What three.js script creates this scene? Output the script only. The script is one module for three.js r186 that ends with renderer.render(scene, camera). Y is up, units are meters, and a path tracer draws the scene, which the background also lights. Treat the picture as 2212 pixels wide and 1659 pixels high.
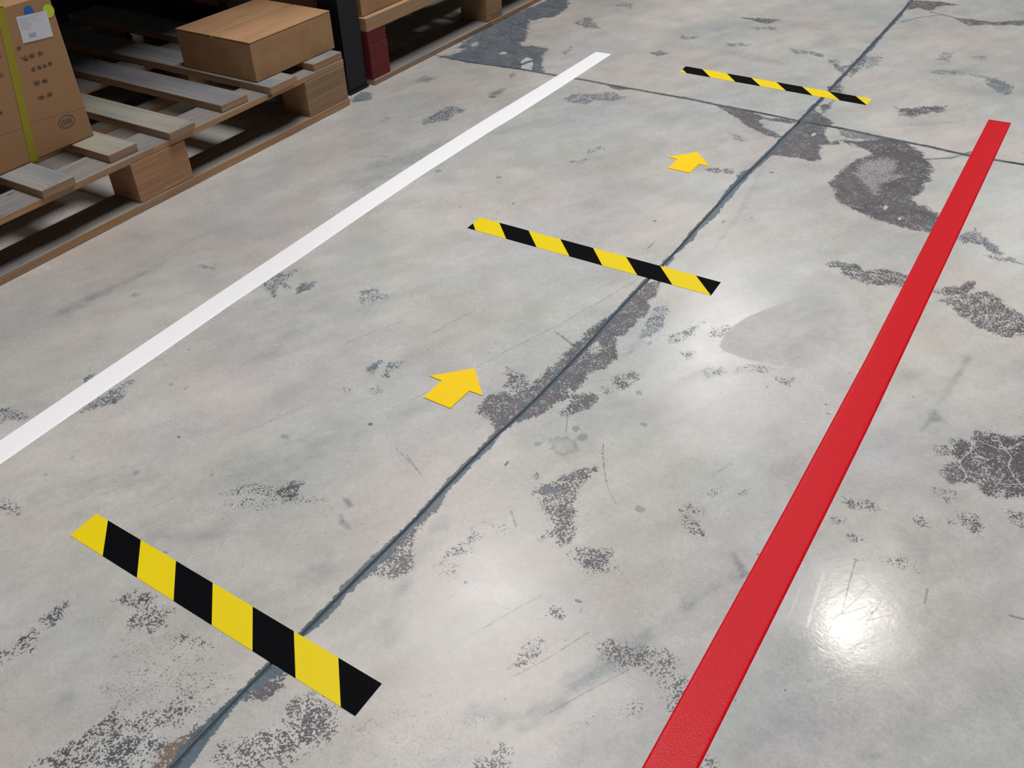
import * as THREE from 'three';
import { RoundedBoxGeometry } from 'three/addons/geometries/RoundedBoxGeometry.js';
import { mergeGeometries } from 'three/addons/utils/BufferGeometryUtils.js';
import { RectAreaLightUniformsLib } from 'three/addons/lights/RectAreaLightUniformsLib.js';

// ---------------------------------------------------------------- camera, light, exposure
// World: origin where the two floor joints cross, y up, -z down the aisle, x to the right.
const scene = new THREE.Scene();
scene.background = new THREE.Color(0x000000);
const camera = new THREE.PerspectiveCamera(45.31, 2212 / 1659, 0.05, 60);
camera.position.set(0.6212, 1.0, 2.4715);
camera.quaternion.setFromRotationMatrix(new THREE.Matrix4().makeBasis(
  new THREE.Vector3(0.84930917, -0.03019343, -0.52703159),
  new THREE.Vector3(-0.30321598, 0.78934257, -0.53385239),
  new THREE.Vector3(0.43212731, 0.61321013, 0.66124075)));
const renderer = new THREE.WebGLRenderer();
renderer.toneMapping = THREE.LinearToneMapping;
renderer.toneMappingExposure = 1.12;
renderer.shadowMap.enabled = true;
RectAreaLightUniformsLib.init();

const CEIL = 6;
const UNSEEN_LAMPS = [[0.32, -3.3], [0.4, -10.4]];  // out of view, placed from their bright spots on the floor
const UNSEEN_SKYLIGHTS = [[-2.8, -1.95, 1.1, 1.2, 26], [-2.3, -6.9, 1.0, 1.1, 26], [-0.1, 0.7, 2.2, 2.4, 13]];   // x, z, width, length, radiance; all unseen, last placed for overall light
const LAMP_RADIANCE = 42;
const LAMP_COLOR = new THREE.Color(1.0, 0.95, 0.86), ROOF_LIGHT_COLOR = new THREE.Color(1.0, 0.98, 0.965);
function areaLight(x, y, z, w, h, radiance, color) {
  const l = new THREE.RectAreaLight(color, radiance, w, h);
  l.position.set(x, y, z); l.rotation.x = -Math.PI / 2; l.castShadow = true;
  scene.add(l);
  return l;
}
for (const [x, z, w, l, radiance] of UNSEEN_SKYLIGHTS) areaLight(x, CEIL - 0.02, z, w, l, radiance, ROOF_LIGHT_COLOR);

// ---------------------------------------------------------------- helpers
function rng(seed) { let s = seed >>> 0; return () => { s = (s + 0x6D2B79F5) | 0; let t = Math.imul(s ^ (s >>> 15), 1 | s); t = (t + Math.imul(t ^ (t >>> 7), 61 | t)) ^ t; return ((t ^ (t >>> 14)) >>> 0) / 4294967296; }; }
const TN = 65536, TAB = new Float32Array(TN);
{ const r = rng(7); for (let i = 0; i < TN; i++) TAB[i] = r(); }
// value noise on a lattice that repeats every mask + 1 cells
function vn(x, y, mask, off) {
  const fx = Math.floor(x), fy = Math.floor(y);
  let u = x - fx, v = y - fy;
  u = u * u * (3 - 2 * u); v = v * v * (3 - 2 * v);
  const x0 = fx & mask, x1 = (fx + 1) & mask, y0 = (fy & mask) * 977 + off, y1 = ((fy + 1) & mask) * 977 + off;
  const a = TAB[(y0 + x0 * 31) & 65535], b = TAB[(y0 + x1 * 31) & 65535], c = TAB[(y1 + x0 * 31) & 65535], d = TAB[(y1 + x1 * 31) & 65535];
  return a + (b - a) * u + (c - a) * v + (a - b - c + d) * u * v;
}
const clamp = (x, a, b) => (x < a ? a : x > b ? b : x);
const smooth = (a, b, x) => { const t = clamp((x - a) / (b - a), 0, 1); return t * t * (3 - 2 * t); };
const used = {};
function numbered(name) { const n = used[name] = (used[name] ?? -1) + 1; return n ? name + '_' + String(n).padStart(3, '0') : name; }
function tag(o, label, category, group, kind) {
  o.userData.label = label; o.userData.category = category;
  if (group) o.userData.group = group;
  if (kind) o.userData.kind = kind;
  return o;
}
function shade(o) { o.traverse((m) => { if (m.isMesh) { m.castShadow = true; m.receiveShadow = true; } }); return o; }
function thing(name, position) { const g = new THREE.Group(); g.name = numbered(name); g.position.set(...position); scene.add(g); return g; }
function part(name, geometry, material, parent) { const m = new THREE.Mesh(geometry, material); m.name = name; m.castShadow = m.receiveShadow = true; parent.add(m); return m; }
function box(x0, x1, y0, y1, z0, z1, r = 0) {
  const g = r ? new RoundedBoxGeometry(x1 - x0, y1 - y0, z1 - z0, 1, r) : new THREE.BoxGeometry(x1 - x0, y1 - y0, z1 - z0);
  return g.translate((x0 + x1) / 2, (y0 + y1) / 2, (z0 + z1) / 2);
}
function dataTexture(data, w, h, srgb, wrap) {
  const t = new THREE.DataTexture(data, w, h, THREE.RGBAFormat);
  t.magFilter = THREE.LinearFilter; t.minFilter = THREE.LinearFilter;
  if (srgb) t.colorSpace = THREE.SRGBColorSpace;
  t.wrapS = t.wrapT = wrap ? THREE.RepeatWrapping : THREE.ClampToEdgeWrapping;
  t.needsUpdate = true;
  return t;
}

// ---------------------------------------------------------------- concrete floor
// What has soaked into or rubbed off on the concrete, in millimetres on the floor (x, z):
// P = patch of worn-through dark aggregate [share dark, edge width, colour, opacity %, outline]; F = soft smear; L = line [width, raggedness]; E = spot.
const MARKS = [
["F",0,15,1,22,[-237,2265,-238,2227,-233,2201,-226,2202,-222,2234,-225,2263]],
["F",0,18,4,72,[279,1951,304,1912,315,1871,336,1835,343,1810,348,1790,354,1751,338,1769,325,1815,309,1843,298,1875,293,1904,275,1937,260,1948,240,1953,219,1968,222,1973,256,1963]],
["F",0,18,4,40,[355,1753,374,1695,380,1709,363,1762,348,1790]],
["F",0,10,4,66,[371,1691,383,1666,394,1638,411,1601,427,1598,422,1608,399,1652,388,1678,375,1700]],
["F",0,6,1,70,[397,1573,401,1569,411,1583,427,1596,422,1603,407,1590]],
["F",0,8,4,18,[394,1744,407,1714,430,1674,434,1678,412,1719,396,1748]],
["F",0,20,4,42,[9,1720,12,1779,26,1831,32,1872,47,1911,69,1947,58,1956,36,1912,26,1881,17,1827,3,1770,1,1740]],
["F",0,12,4,22,[22,1800,32,1847,31,1866,23,1846]],
["F",0,16,1,42,[-1011,1655,-1002,1560,-990,1497,-977,1425,-969,1397,-971,1472,-981,1545,-981,1648]],
["F",0,25,4,22,[-565,1434,-518,1414,-512,1453,-522,1540,-538,1604,-548,1626,-552,1534]],
["F",0,40,1,20,[-630,2035,-583,1951,-498,1886,-442,1890,-510,1966,-563,2028]],
["F",0,40,1,20,[-390,1873,-366,1797,-324,1734,-261,1672,-262,1729,-304,1790,-343,1869]],
["F",0,20,4,24,[-248,1664,-233,1601,-205,1543,-177,1482,-180,1514,-208,1591,-225,1669]],
["F",0,5,1,75,[-161,1764,-153,1763,-135,1771,-137,1776]],
["F",0,5,1,60,[-138,1795,-129,1800,-108,1809,-112,1811,-125,1809]],
["F",0,18,4,22,[12,1511,24,1445,62,1380,106,1350,82,1388,45,1456,29,1514]],
["F",0,10,1,22,[49,1217,49,1172,60,1155,62,1199]],
["F",0,14,4,44,[170,1229,197,1188,252,1144,296,1121,258,1159,205,1207,174,1238]],
["F",0,8,1,44,[586,915,592,927,582,1011,572,1108,591,1129,572,1139,564,1174,561,1169,567,1130,576,1029]],
["F",0,40,1,16,[266,931,331,845,377,851,361,951,342,1074,300,1076]],
["F",0,25,1,14,[496,1008,538,995,555,1016,518,1047,497,1064]],
["F",0,30,1,26,[-889,905,-881,767,-841,646,-810,561,-778,636,-794,763,-802,927]],
["F",0,18,4,24,[-1010,724,-990,656,-966,620,-957,685,-981,721]],
["F",0,30,4,20,[-764,478,-710,388,-579,270,-545,278,-644,415,-698,503]],
["F",0,8,1,28,[-938,754,-901,729,-880,729,-911,756]],
["F",0,30,4,24,[-631,-611,-515,-746,-368,-838,-220,-851,-343,-733,-500,-637]],
["F",0,20,1,22,[-450,-446,-342,-465,-183,-415,-312,-398]],
["F",0,14,1,22,[187,-539,238,-595,324,-608,252,-527]],
["F",0,10,1,20,[224,-87,326,-164,393,-224,335,-157]],
["F",0,8,1,20,[-5,332,18,438,42,605,46,780,45,796,30,612,11,461]],
["F",0,30,1,20,[659,1728,675,1706,681,1719,673,1743]],
["F",0,40,1,16,[554,1795,574,1771,588,1786,568,1805]],
["F",0,8,1,26,[632,1788,649,1775,655,1778,639,1790]],
["F",0,30,1,18,[606,1408,643,1380,657,1396,640,1426,624,1449]],
["F",0,20,1,22,[-381,1973,-345,1959,-297,1928,-263,1915,-296,1944,-348,1971]],
["F",0,30,1,26,[-119,1872,-97,1863,-78,1882,-80,1906,-110,1911]],
["F",0,40,4,16,[-225,2241,-273,2185,-311,2122,-340,2078,-319,2084,-276,2153,-219,2218]],
["F",0,14,3,24.0,[-458,1108,-337,1027,-324,1071,-378,1108,-424,1112]],
["F",0,14,3,16.8,[-211,1120,-185,1051,-168,1069,-186,1126]],
["F",0,14,3,16.8,[-383,1256,-333,1208,-331,1233,-357,1260]],
["F",0,14,3,21.599999999999998,[180,1671,199,1646,211,1677,198,1681]],
["F",0,14,3,20.4,[360,1566,383,1553,383,1566,367,1572]],
["F",0,14,3,24.0,[-183,1861,-163,1846,-148,1866,-164,1871]],
["F",0,14,3,27.0,[-89,1865,-87,1854,-68,1876,-78,1875]],
["F",0,14,3,21.0,[-97,2175,-82,2147,-69,2151,-83,2174]],
["F",0,14,3,18.0,[-391,806,-316,747,-300,791,-343,823]],
["F",0,14,3,21.599999999999998,[-440,248,-393,210,-370,248,-411,269]],
["F",0,14,3,16.8,[-697,1890,-663,1866,-646,1888,-675,1900]],
["F",0,14,3,15.6,[-631,1761,-624,1721,-607,1732,-613,1766]],
["F",0,14,3,13.2,[-235,1616,-207,1567,-201,1583,-223,1623]],
["F",0,14,3,15.6,[277,1224,300,1220,319,1248,297,1242]],
["F",0,14,3,16.8,[110,-758,226,-886,250,-811,149,-711]],
["F",0,14,3,18.0,[734,1717,754,1708,750,1723,739,1726]],
["F",0,14,3,13.2,[168,849,208,833,216,876,187,885]],
["P",0.3,14,0,90,[22,2080,33,2061,54,2051,75,2063,84,2079,74,2099,73,2114,71,2133,56,2151,17,2174,-3,2172,-11,2164,-1,2141,30,2116,32,2096]],
["P",0.55,8,0,90,[38,2068,62,2061,72,2077,61,2093,49,2090]],
["P",0.5,8,0,90,[41,2117,63,2103,68,2114,52,2126]],
["P",0.27,12,0,90,[-164,2218,-165,2196,-135,2181,-127,2173,-112,2152,-96,2135,-79,2145,-86,2166,-99,2188,-71,2184,-67,2202,-80,2228,-131,2262,-192,2299,-188,2283,-169,2263,-172,2239]],
["P",0.42,8,0,90,[-168,2203,-159,2194,-150,2206,-158,2223,-162,2238,-164,2262,-172,2267,-170,2235]],
["P",0.4,12,0,90,[-135,2214,-96,2205,-70,2213,-110,2248,-140,2255,-141,2236]],
["P",0.32,10,0,90,[-306,2079,-294,2060,-271,2050,-251,2056,-226,2054,-217,2070,-218,2085,-236,2095,-252,2102,-262,2087,-265,2071,-295,2082]],
["P",0.5,5,0,90,[-283,2058,-273,2051,-265,2057,-274,2064]],
["P",0.2,8,0,90,[-196,2083,-176,2069,-149,2067,-125,2062,-124,2066,-154,2076,-177,2089]],
["P",0.36,8,0,90,[-366,2137,-359,2120,-348,2126,-347,2146,-353,2156,-364,2150]],
["P",0.26,8,0,90,[-364,2194,-360,2177,-349,2162,-344,2179,-340,2191,-334,2193,-338,2209,-345,2225,-364,2216,-356,2203]],
["P",0.05,30,0,90,[-214,2114,-123,2077,-68,2090,-69,2141,-119,2171,-196,2179]],
["P",0.035,30,1,60,[76,2018,161,2004,204,1967,275,1973,249,2033,126,2107,87,2061]],
["P",0.62,5,0,90,[-27,1760,-10,1781,-10,1795,8,1805,14,1821,14,1841,-2,1855,-28,1868,-30,1844,-33,1805,-32,1780]],
["P",0.5,5,0,90,[-24,1725,-18,1765,-24,1779,-31,1744]],
["P",0.28,7,0,90,[50,1718,66,1720,69,1735,69,1756,62,1772,51,1784,47,1797,43,1785,47,1759,52,1742]],
["P",0.16,6,0,90,[57,1700,73,1691,95,1692,96,1702,79,1701]],
["P",0.12,10,0,90,[51,1803,69,1783,76,1808,65,1815]],
["P",0.46,7,0,90,[129,1632,161,1614,178,1640,189,1669,177,1680,163,1674,148,1688,147,1673,152,1655,137,1646]],
["P",0.6,7,0,90,[211,1677,218,1662,240,1666,250,1674,249,1688,241,1696,227,1694,214,1688]],
["P",0.25,10,0,90,[195,1676,246,1659,264,1685,241,1705,215,1698]],
["P",0.45,4,2,90,[258,1679,269,1671,273,1682,263,1684]],
["P",0.3,5,0,90,[219,1809,221,1791,227,1782,241,1785,243,1793,227,1795,223,1808]],
["P",0.22,10,0,90,[293,1812,311,1796,358,1774,392,1773,400,1781,398,1796,415,1814,399,1816,378,1807,354,1811,339,1825,304,1816]],
["P",0.45,10,0,90,[322,1800,346,1786,365,1797,355,1813,335,1817]],
["P",0.6,8,0,90,[369,1783,394,1777,399,1793,399,1811,385,1809]],
["P",0.5,8,0,90,[408,1813,418,1797,429,1828,425,1846,415,1837]],
["P",0.3,8,0,90,[261,2024,264,2007,271,1987,283,1986,288,2001,281,2016,264,2026]],
["P",0.2,8,0,90,[228,1848,240,1832,243,1861,239,1885,224,1891]],
["P",0.2,8,0,90,[373,1866,396,1850,396,1863,381,1871]],
["P",0.35,8,0,90,[303,1535,325,1533,347,1559,329,1560,313,1558]],
["P",0.3,8,0,90,[296,1518,309,1514,326,1518,302,1532]],
["P",0.3,6,0,90,[491,1430,515,1430,515,1444,501,1442]],
["P",0.22,6,0,90,[516,1454,549,1448,556,1457,533,1461]],
["P",0.3,6,0,90,[594,1373,611,1371,624,1382,610,1385]],
["P",0.35,5,0,90,[635,1353,650,1352,649,1361,639,1361]],
["P",0.36,6,0,90,[650,1332,675,1330,685,1342,681,1360,662,1346]],
["P",0.25,8,0,90,[711,1294,733,1282,738,1314,724,1308]],
["P",0.18,8,0,90,[577,1473,619,1462,630,1474,597,1477]],
["P",0.3,5,0,90,[422,1807,427,1810,432,1826,430,1827]],
["P",0.3,6,0,90,[480,1875,498,1882,494,1889,483,1895]],
["P",0.36,7,1,90,[-721,1362,-726,1315,-694,1283,-683,1305,-684,1328,-650,1350,-686,1349,-659,1386]],
["P",0.55,5,1,90,[-644,1319,-624,1298,-615,1314,-626,1358,-638,1340]],
["P",0.6,5,1,90,[-774,1770,-770,1749,-759,1762,-763,1772]],
["P",0.42,7,1,90,[-699,1789,-700,1765,-671,1761,-663,1784,-676,1804,-697,1830,-702,1806]],
["P",0.42,7,1,90,[-830,1899,-807,1891,-770,1889,-772,1903,-791,1908,-795,1923]],
["P",0.3,7,1,90,[-704,1751,-690,1717,-678,1731,-685,1756]],
["P",0.45,7,0,90,[-265,1800,-257,1788,-239,1771,-224,1785,-217,1804,-233,1807,-257,1809]],
["P",0.24,7,0,90,[-330,1856,-322,1833,-304,1811,-272,1800,-262,1814,-299,1830]],
["P",0.14,14,0,90,[-220,1790,-190,1784,-200,1801,-308,1886,-312,1866]],
["P",0.3,6,1,90,[-898,1374,-865,1351,-853,1367,-880,1382]],
["P",0.2,5,1,90,[-932,1521,-916,1519,-907,1531,-923,1533]],
["P",0.25,8,1,90,[-630,2035,-596,2031,-571,2039,-592,2051,-612,2048]],
["P",0.8,7,0,90,[-93,1488,-100,1449,-88,1414,-63,1425,-52,1396,-48,1337,-48,1281,-45,1228,-36,1165,-32,1126,-24,1131,-22,1246,-28,1465,-34,1515,-56,1500]],
["P",0.75,5,0,90,[-98,1381,-90,1369,-79,1381,-86,1393]],
["P",0.28,8,0,90,[-118,1356,-72,1367,-37,1383,-75,1409,-92,1409]],
["P",0.84,5,0,90,[-2,950,11,997,12,1029,26,1072,22,1117,17,1138,23,1155,10,1171,29,1206,40,1239,37,1273,15,1297,25,1332,22,1356,10,1356,25,1377,12,1399,9,1425,-2,1453,-19,1476,-28,1475,-26,1386,-27,1238,-29,1146,-25,976]],
["P",0.45,5,3,90,[-24,1219,-13,1202,6,1220,5,1242,-12,1241]],
["P",0.78,6,0,90,[28,1373,37,1355,58,1349,71,1361,65,1385,55,1400,38,1401,29,1390]],
["P",0.6,5,0,90,[22,1422,38,1401,51,1411,38,1428]],
["P",0.42,7,1,90,[36,1041,50,1017,64,1069,69,1100,65,1138,53,1150,44,1105]],
["P",0.4,6,1,90,[95,1124,110,1104,120,1135,107,1141]],
["P",0.35,7,0,90,[68,1287,81,1256,110,1269,95,1310,87,1317]],
["P",0.26,6,0,90,[53,1322,78,1317,83,1332,69,1335]],
["P",0.4,4,0,90,[71,1568,84,1567,84,1574,73,1577]],
["P",0.45,7,0,90,[108,1573,119,1538,146,1516,145,1539,146,1570,151,1598,159,1615,131,1631,126,1609,107,1604,90,1612,84,1598,97,1583]],
["P",0.3,10,0,90,[108,1600,131,1631,121,1637,102,1619]],
["P",0.5,6,1,90,[-340,1481,-333,1458,-319,1475,-326,1490]],
["P",0.45,6,1,90,[-313,1461,-302,1443,-290,1434,-292,1465,-287,1486,-298,1487]],
["P",0.3,6,1,90,[-297,1535,-288,1520,-275,1528,-281,1542]],
["P",0.25,9,1,90,[-525,1288,-499,1260,-456,1283,-483,1324]],
["P",0.3,4,1,90,[-336,1552,-322,1547,-319,1556,-329,1559]],
["P",0.66,6,0,90,[272,721,288,701,329,697,349,714,385,683,430,690,431,733,393,750,355,760,321,747,301,722]],
["P",0.7,6,0,90,[486,729,501,691,526,684,532,651,551,646,554,675,539,706,515,730]],
["P",0.5,7,0,90,[506,754,521,729,547,702,572,681,595,682,625,713,653,736,682,771,662,794,644,818,624,826,595,814,575,807,540,784,527,761]],
["P",0.6,6,0,90,[588,689,625,713,654,739,654,763,619,746,590,719]],
["P",0.7,9,0,90,[613,1166,635,1157,644,1129,661,1121,683,1113,726,1097,746,1245,708,1260,702,1248,677,1268,661,1253,649,1256,620,1271,609,1247,624,1219,613,1191]],
["P",0.85,9,0,90,[649,1145,727,1101,742,1217,709,1237,689,1209,669,1184,643,1178]],
["P",0.25,8,0,90,[589,1197,612,1171,621,1208,598,1217]],
["P",0.28,7,0,90,[503,1386,542,1371,550,1383,513,1405]],
["P",0.2,8,0,90,[609,1302,638,1290,629,1313]],
["P",0.26,5,1,90,[314,1479,332,1455,337,1470]],
["P",0.3,5,1,90,[355,1457,368,1436,371,1453]],
["P",0.3,7,1,90,[112,1096,128,1067,134,1096,122,1120]],
["P",0.3,7,1,90,[155,1057,182,1042,186,1064,169,1085]],
["P",0.35,3,1,90,[131,1044,138,1046,140,1054,134,1054]],
["P",0.3,6,1,90,[138,1156,158,1153,152,1173]],
["P",0.25,8,1,90,[188,1188,289,1120,298,1128,200,1202]],
["P",0.4,5,1,90,[313,1148,339,1133,338,1155,325,1157]],
["P",0.9,10,1,95,[-1214,21,-1185,-36,-1193,-94,-1204,-36,-1248,-271,-1246,-473,-1222,-727,-1158,-757,-1100,-629,-1094,-526,-1156,-455,-1101,-343,-1062,-268,-1038,-188,-993,-214,-936,-204,-920,-160,-906,-116,-838,-13,-867,-3,-922,1,-1088,17]],
["P",0.9,2,3,95,[-917,-5,-955,-67,-957,-104,-930,-96,-902,-53,-882,-7]],
["L",14,3,0,90,[-938,-34,-926,-81]],
["P",0.7,6,3,90,[-1217,-46,-1210,-82,-1186,-83,-1201,-51]],
["P",0.5,8,3,90,[-1201,-143,-1192,-166,-1164,-126,-1179,-119]],
["P",0.5,9,1,90,[-941,439,-945,368,-921,356,-881,362,-891,407,-886,445,-904,480,-923,506,-945,486]],
["P",0.5,8,1,90,[-889,236,-886,184,-865,152,-857,234,-864,261]],
["P",0.5,5,1,90,[-924,62,-918,35,-901,58,-903,82]],
["F",0,12,1,55,[-1164,225,-1156,187,-1115,189,-1113,229,-1139,242]],
["P",0.55,9,1,90,[-1234,462,-1243,393,-1209,379,-1183,422,-1201,466]],
["P",0.42,8,1,90,[-675,161,-662,119,-627,87,-566,46,-516,65,-540,108,-580,128,-597,164,-642,174]],
["P",0.8,4,0,90,[-611,0,-575,-11,-517,-8,-559,20,-582,21]],
["P",0.45,10,1,90,[-996,-492,-979,-572,-929,-525,-883,-478,-922,-465]],
["P",0.3,8,1,90,[-965,-759,-913,-796,-882,-734]],
["P",0.55,7,1,90,[-615,-321,-601,-357,-566,-345,-584,-308]],
["P",0.28,7,1,90,[-882,-196,-880,-276,-863,-257,-861,-190]],
["P",0.3,7,1,90,[-437,461,-417,412,-398,410,-423,470]],
["P",0.2,7,1,90,[-439,532,-417,499,-410,527]],
["P",0.22,9,1,90,[-1058,557,-1055,505,-1029,517,-1039,560]],
["P",0.86,5,0,90,[-258,6,-226,-6,-168,3,-107,22,-117,55,-91,90,-48,117,-20,129,-38,146,-81,132,-132,99,-166,67,-215,33]],
["P",0.86,4,0,90,[-121,32,-97,25,-62,13,-13,18,-33,35,-91,41]],
["P",0.86,5,0,90,[-18,27,-7,-85,33,-55,71,-19,62,27,66,67,95,108,112,86,119,109,84,139,88,178,106,222,95,240,51,240,0,253,-19,259,-18,179,-16,86]],
["P",0.8,5,0,60,[79,1,127,11,189,14,224,12,224,29,141,61,115,52]],
["P",0.88,8,0,90,[105,89,145,73,179,55,219,9,264,17,302,48,332,91,349,123,364,170,364,234,365,294,351,342,387,362,422,391,433,427,430,481,389,487,361,483,310,481,262,456,218,432,184,377,169,338,174,272,177,215,193,165,214,133,186,107,147,94]],
["P",0.62,12,3,60,[210,267,208,177,247,136,277,141,276,222,310,224,278,289,277,355,235,303]],
["E",0,0,3,85,[314,408,5,10]],
["E",0,0,3,85,[355,448,4,8]],
["E",0,0,3,80,[44,78,5,13]],
["E",0,0,3,80,[-1048,-105,12,15]],
["L",10,2,1,70,[336,101,388,64,424,5]],
["P",0.45,6,0,90,[-122,415,-110,396,-63,381,-60,404,-99,423]],
["P",0.85,5,0,90,[-36,414,-39,379,-23,357,-15,432]],
["P",0.3,8,1,90,[-153,170,-113,172,-98,201,-124,200]],
["P",0.58,10,0,90,[-495,-812,-433,-830,-359,-842,-384,-787,-435,-789]],
["P",0.35,9,1,90,[-414,-718,-352,-758,-338,-736,-398,-703]],
["P",0.38,9,1,90,[-439,-525,-361,-545,-364,-523,-420,-504]],
["P",0.45,9,1,90,[-232,-563,-126,-560,-122,-534,-200,-528]],
["P",0.35,8,1,90,[-594,-526,-544,-541,-553,-509,-581,-496]],
["P",0.6,9,0,90,[-88,-510,-69,-528,-47,-467,-22,-488,-15,-583,3,-597,21,-502,8,-400,-39,-417]],
["P",0.3,9,1,90,[3,-605,45,-609,55,-534,29,-475]],
["P",0.65,7,0,90,[-29,-275,0,-314,25,-265,42,-263,5,-237]],
["P",0.5,7,0,90,[4,-122,20,-184,26,-121,21,-67]],
["P",0.58,10,0,90,[186,-206,226,-214,262,-256,303,-277,307,-238,262,-202,240,-156,213,-164]],
["P",0.5,10,1,90,[313,-573,364,-577,394,-577,438,-521,445,-463,419,-449,386,-495,361,-546]],
["P",0.28,9,1,90,[202,-532,232,-577,312,-576,292,-545]],
["P",0.33,9,1,90,[203,-664,206,-748,233,-744,233,-663]],
["P",0.25,10,1,90,[267,-721,331,-769,322,-716]],
["P",0.8,9,0,90,[-25,-1274,104,-1297,133,-1285,80,-1234,73,-1169,31,-1194,-3,-1132]],
["P",0.72,8,0,90,[160,-1124,204,-1131,279,-1129,412,-1213,420,-1153,265,-1091,218,-1055]],
["L",12,2,1,60,[77,-1154,114,-1147,171,-1119]],
["L",10,2,1,55,[13,-999,49,-1070,90,-1116,116,-1137]],
["P",0.52,7,1,90,[484,482,496,448,509,413,522,442,546,460,584,507,567,516,536,477,499,497]],
["P",0.35,8,1,90,[549,532,594,514,620,529,585,534]],
["P",0.85,6,2,90,[-64,2156,-67,2173,-69,2200,-62,2224,-42,2212,-49,2182,-50,2157]],
["P",0.8,5,0,90,[-39,2046,-20,2047,-8,2065,-12,2082,-30,2091,-36,2106,-43,2083]],
["P",0.97,4,5,88,[-46,2047,-23,2045,-33,2082,-37,2105,-36,2124,-34,2145,-32,2167,-28,2187,-22,2202,-49,2218,-56,2191,-57,2158,-54,2130,-48,2094]],
["P",0.97,4,5,88,[-41,1908,-29,1923,-29,1962,-36,1990,-44,1992,-43,1958]],
["P",0.97,4,5,88,[-49,1900,-45,1836,-40,1770,-36,1728,-25,1722,-24,1761,-25,1790,-23,1850,-30,1889,-32,1920]],
["P",0.97,4,5,88,[-40,1731,-42,1671,-40,1584,-39,1517,-30,1512,-24,1540,-25,1584,-29,1640,-26,1678,-18,1718]],
["P",0.97,4,5,88,[-39,1517,-33,1458,-28,1383,-27,1301,-26,1215,-28,1115,-31,1007,-30,958,-19,952,-21,1027,-18,1115,-16,1209,-16,1303,-17,1386,-21,1447,-21,1477,-27,1511]],
["P",0.97,4,5,88,[-28,886,-30,850,-14,842,-11,862,-13,889]],
["P",0.97,4,5,88,[-26,796,-28,706,-30,574,-36,439,-30,351,-26,227,-22,141,-20,28,-8,40,-10,117,-6,238,-11,315,-16,398,-15,465,-9,607,-7,649,-15,719,-10,749,-15,813]],
["P",0.97,4,5,88,[-21,5,-23,-109,-17,-191,-19,-324,-16,-483,-17,-662,-18,-856,-16,-1078,-21,-1255,-9,-1250,-4,-1094,-4,-881,-2,-755,-2,-627,-7,-487,-6,-352,-6,-211,-8,-116,-7,-3]],
["L",13,2,5,85,[-1214,12,-1088,17,-924,-1,-783,-2,-715,-6,-572,-5,-366,-5]],
["L",14,2,5,85,[-369,-10,-256,-1,-133,0,-16,8,84,4,209,14,326,19,425,31,493,26,549,22]],
["L",8.5,4,6,80,[-45,2209,-46,2175,-45,2144,-47,2113,-45,2050,-41,1991,-40,1911,-38,1852,-36,1783,-34,1731,-36,1676,-35,1623,-36,1569,-34,1524,-28,1465,-24,1390,-24,1308,-22,1235,-27,1150,-27,1050,-27,957,-22,883,-20,793,-24,716,-24,607,-30,464,-25,373,-19,245,-21,146,-16,33]],
["L",8.5,4,6,75,[-18,-3,-16,-86,-14,-179,-15,-304,-12,-454,-13,-630,-13,-839,-14,-1049,-16,-1235]],
["L",7,3,6,70,[-1214,12,-1088,17,-924,-1,-783,-2,-715,-6,-572,-5,-369,-10,-256,-1,-133,0,-16,8,84,4,209,14,326,19,425,31,493,26,549,22]],
["L",1.2,1,1,48,[-166,1386,-142,1303,-104,1194,-69,1068,-44,966]],
["L",1.2,1,1,48,[-303,1345,-290,1292,-272,1226]],
["L",1.2,1,1,48,[-228,1553,-213,1520,-201,1486]],
["L",1.2,1,1,48,[-427,1452,-407,1394,-375,1328]],
["L",5,3,2,50,[-98,1214,-74,1224,-49,1236]],
["L",2,3,0,45,[130,1456,140,1476,156,1504,178,1536,189,1549,208,1565]],
["L",3,2,0,40,[81,1660,102,1681]],
["L",2,0,1,45,[45,1423,63,1459]],
["L",1.3,1,1,50,[-161,1632,-120,1647,-84,1663]],
["L",2,1,1,35,[-136,1635,-99,1656]],
["L",1.4,1,2,32.0,[161,1859,180,1815,199,1774]],
["L",1.4,1,2,36.0,[221,1897,235,1852]],
["L",1.4,1,2,28.0,[223,1897,238,1864]],
["L",1.4,1,2,36.0,[235,1901,259,1854,284,1795]],
["L",1.4,1,2,20.0,[152,1875,165,1850]],
["L",1.4,1,2,36.0,[295,1930,325,1872,354,1819]],
["L",1.4,1,2,17.6,[85,1865,99,1826]],
["L",1.4,1,2,20.0,[129,1833,149,1818,175,1815]],
["L",4,1,3,80,[517,1543,520,1585,521,1600,525,1641]],
["L",2,1,3,55,[497,1584,500,1639]],
["L",1.6,1,1,70,[548,1499,552,1545,558,1599]],
["L",1.1,1,2,26,[569,1522,586,1565,604,1606]],
["L",1.1,1,2,26,[574,1526,586,1559,601,1602]],
["L",1.1,1,2,26,[547,1606,586,1578,620,1553]],
["L",1.1,1,2,26,[554,1635,586,1614]],
["L",1.1,1,2,26,[599,1642,595,1611]],
["L",1.1,1,3,20,[544,1675,560,1718]],
["L",1.1,1,3,20,[565,1686,610,1681]],
["L",1.1,1,3,20,[548,1740,591,1732,631,1718]],
["L",1.1,1,3,20,[618,1625,621,1702]],
["L",1.1,1,3,20,[550,1468,577,1463]],
["L",1.1,1,3,20,[596,1684,611,1737]],
["L",3,1,2,45,[645,1500,647,1526]],
["L",3,1,2,45,[747,1491,763,1488]],
["L",1.3,2,4,30,[-502,1961,-476,1922,-453,1887]],
["L",1.3,2,4,30,[-402,1928,-382,1880]],
["L",1.3,2,4,30,[-542,1982,-539,1955]],
["L",1.3,2,4,30,[-355,1774,-317,1704,-273,1633]],
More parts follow.
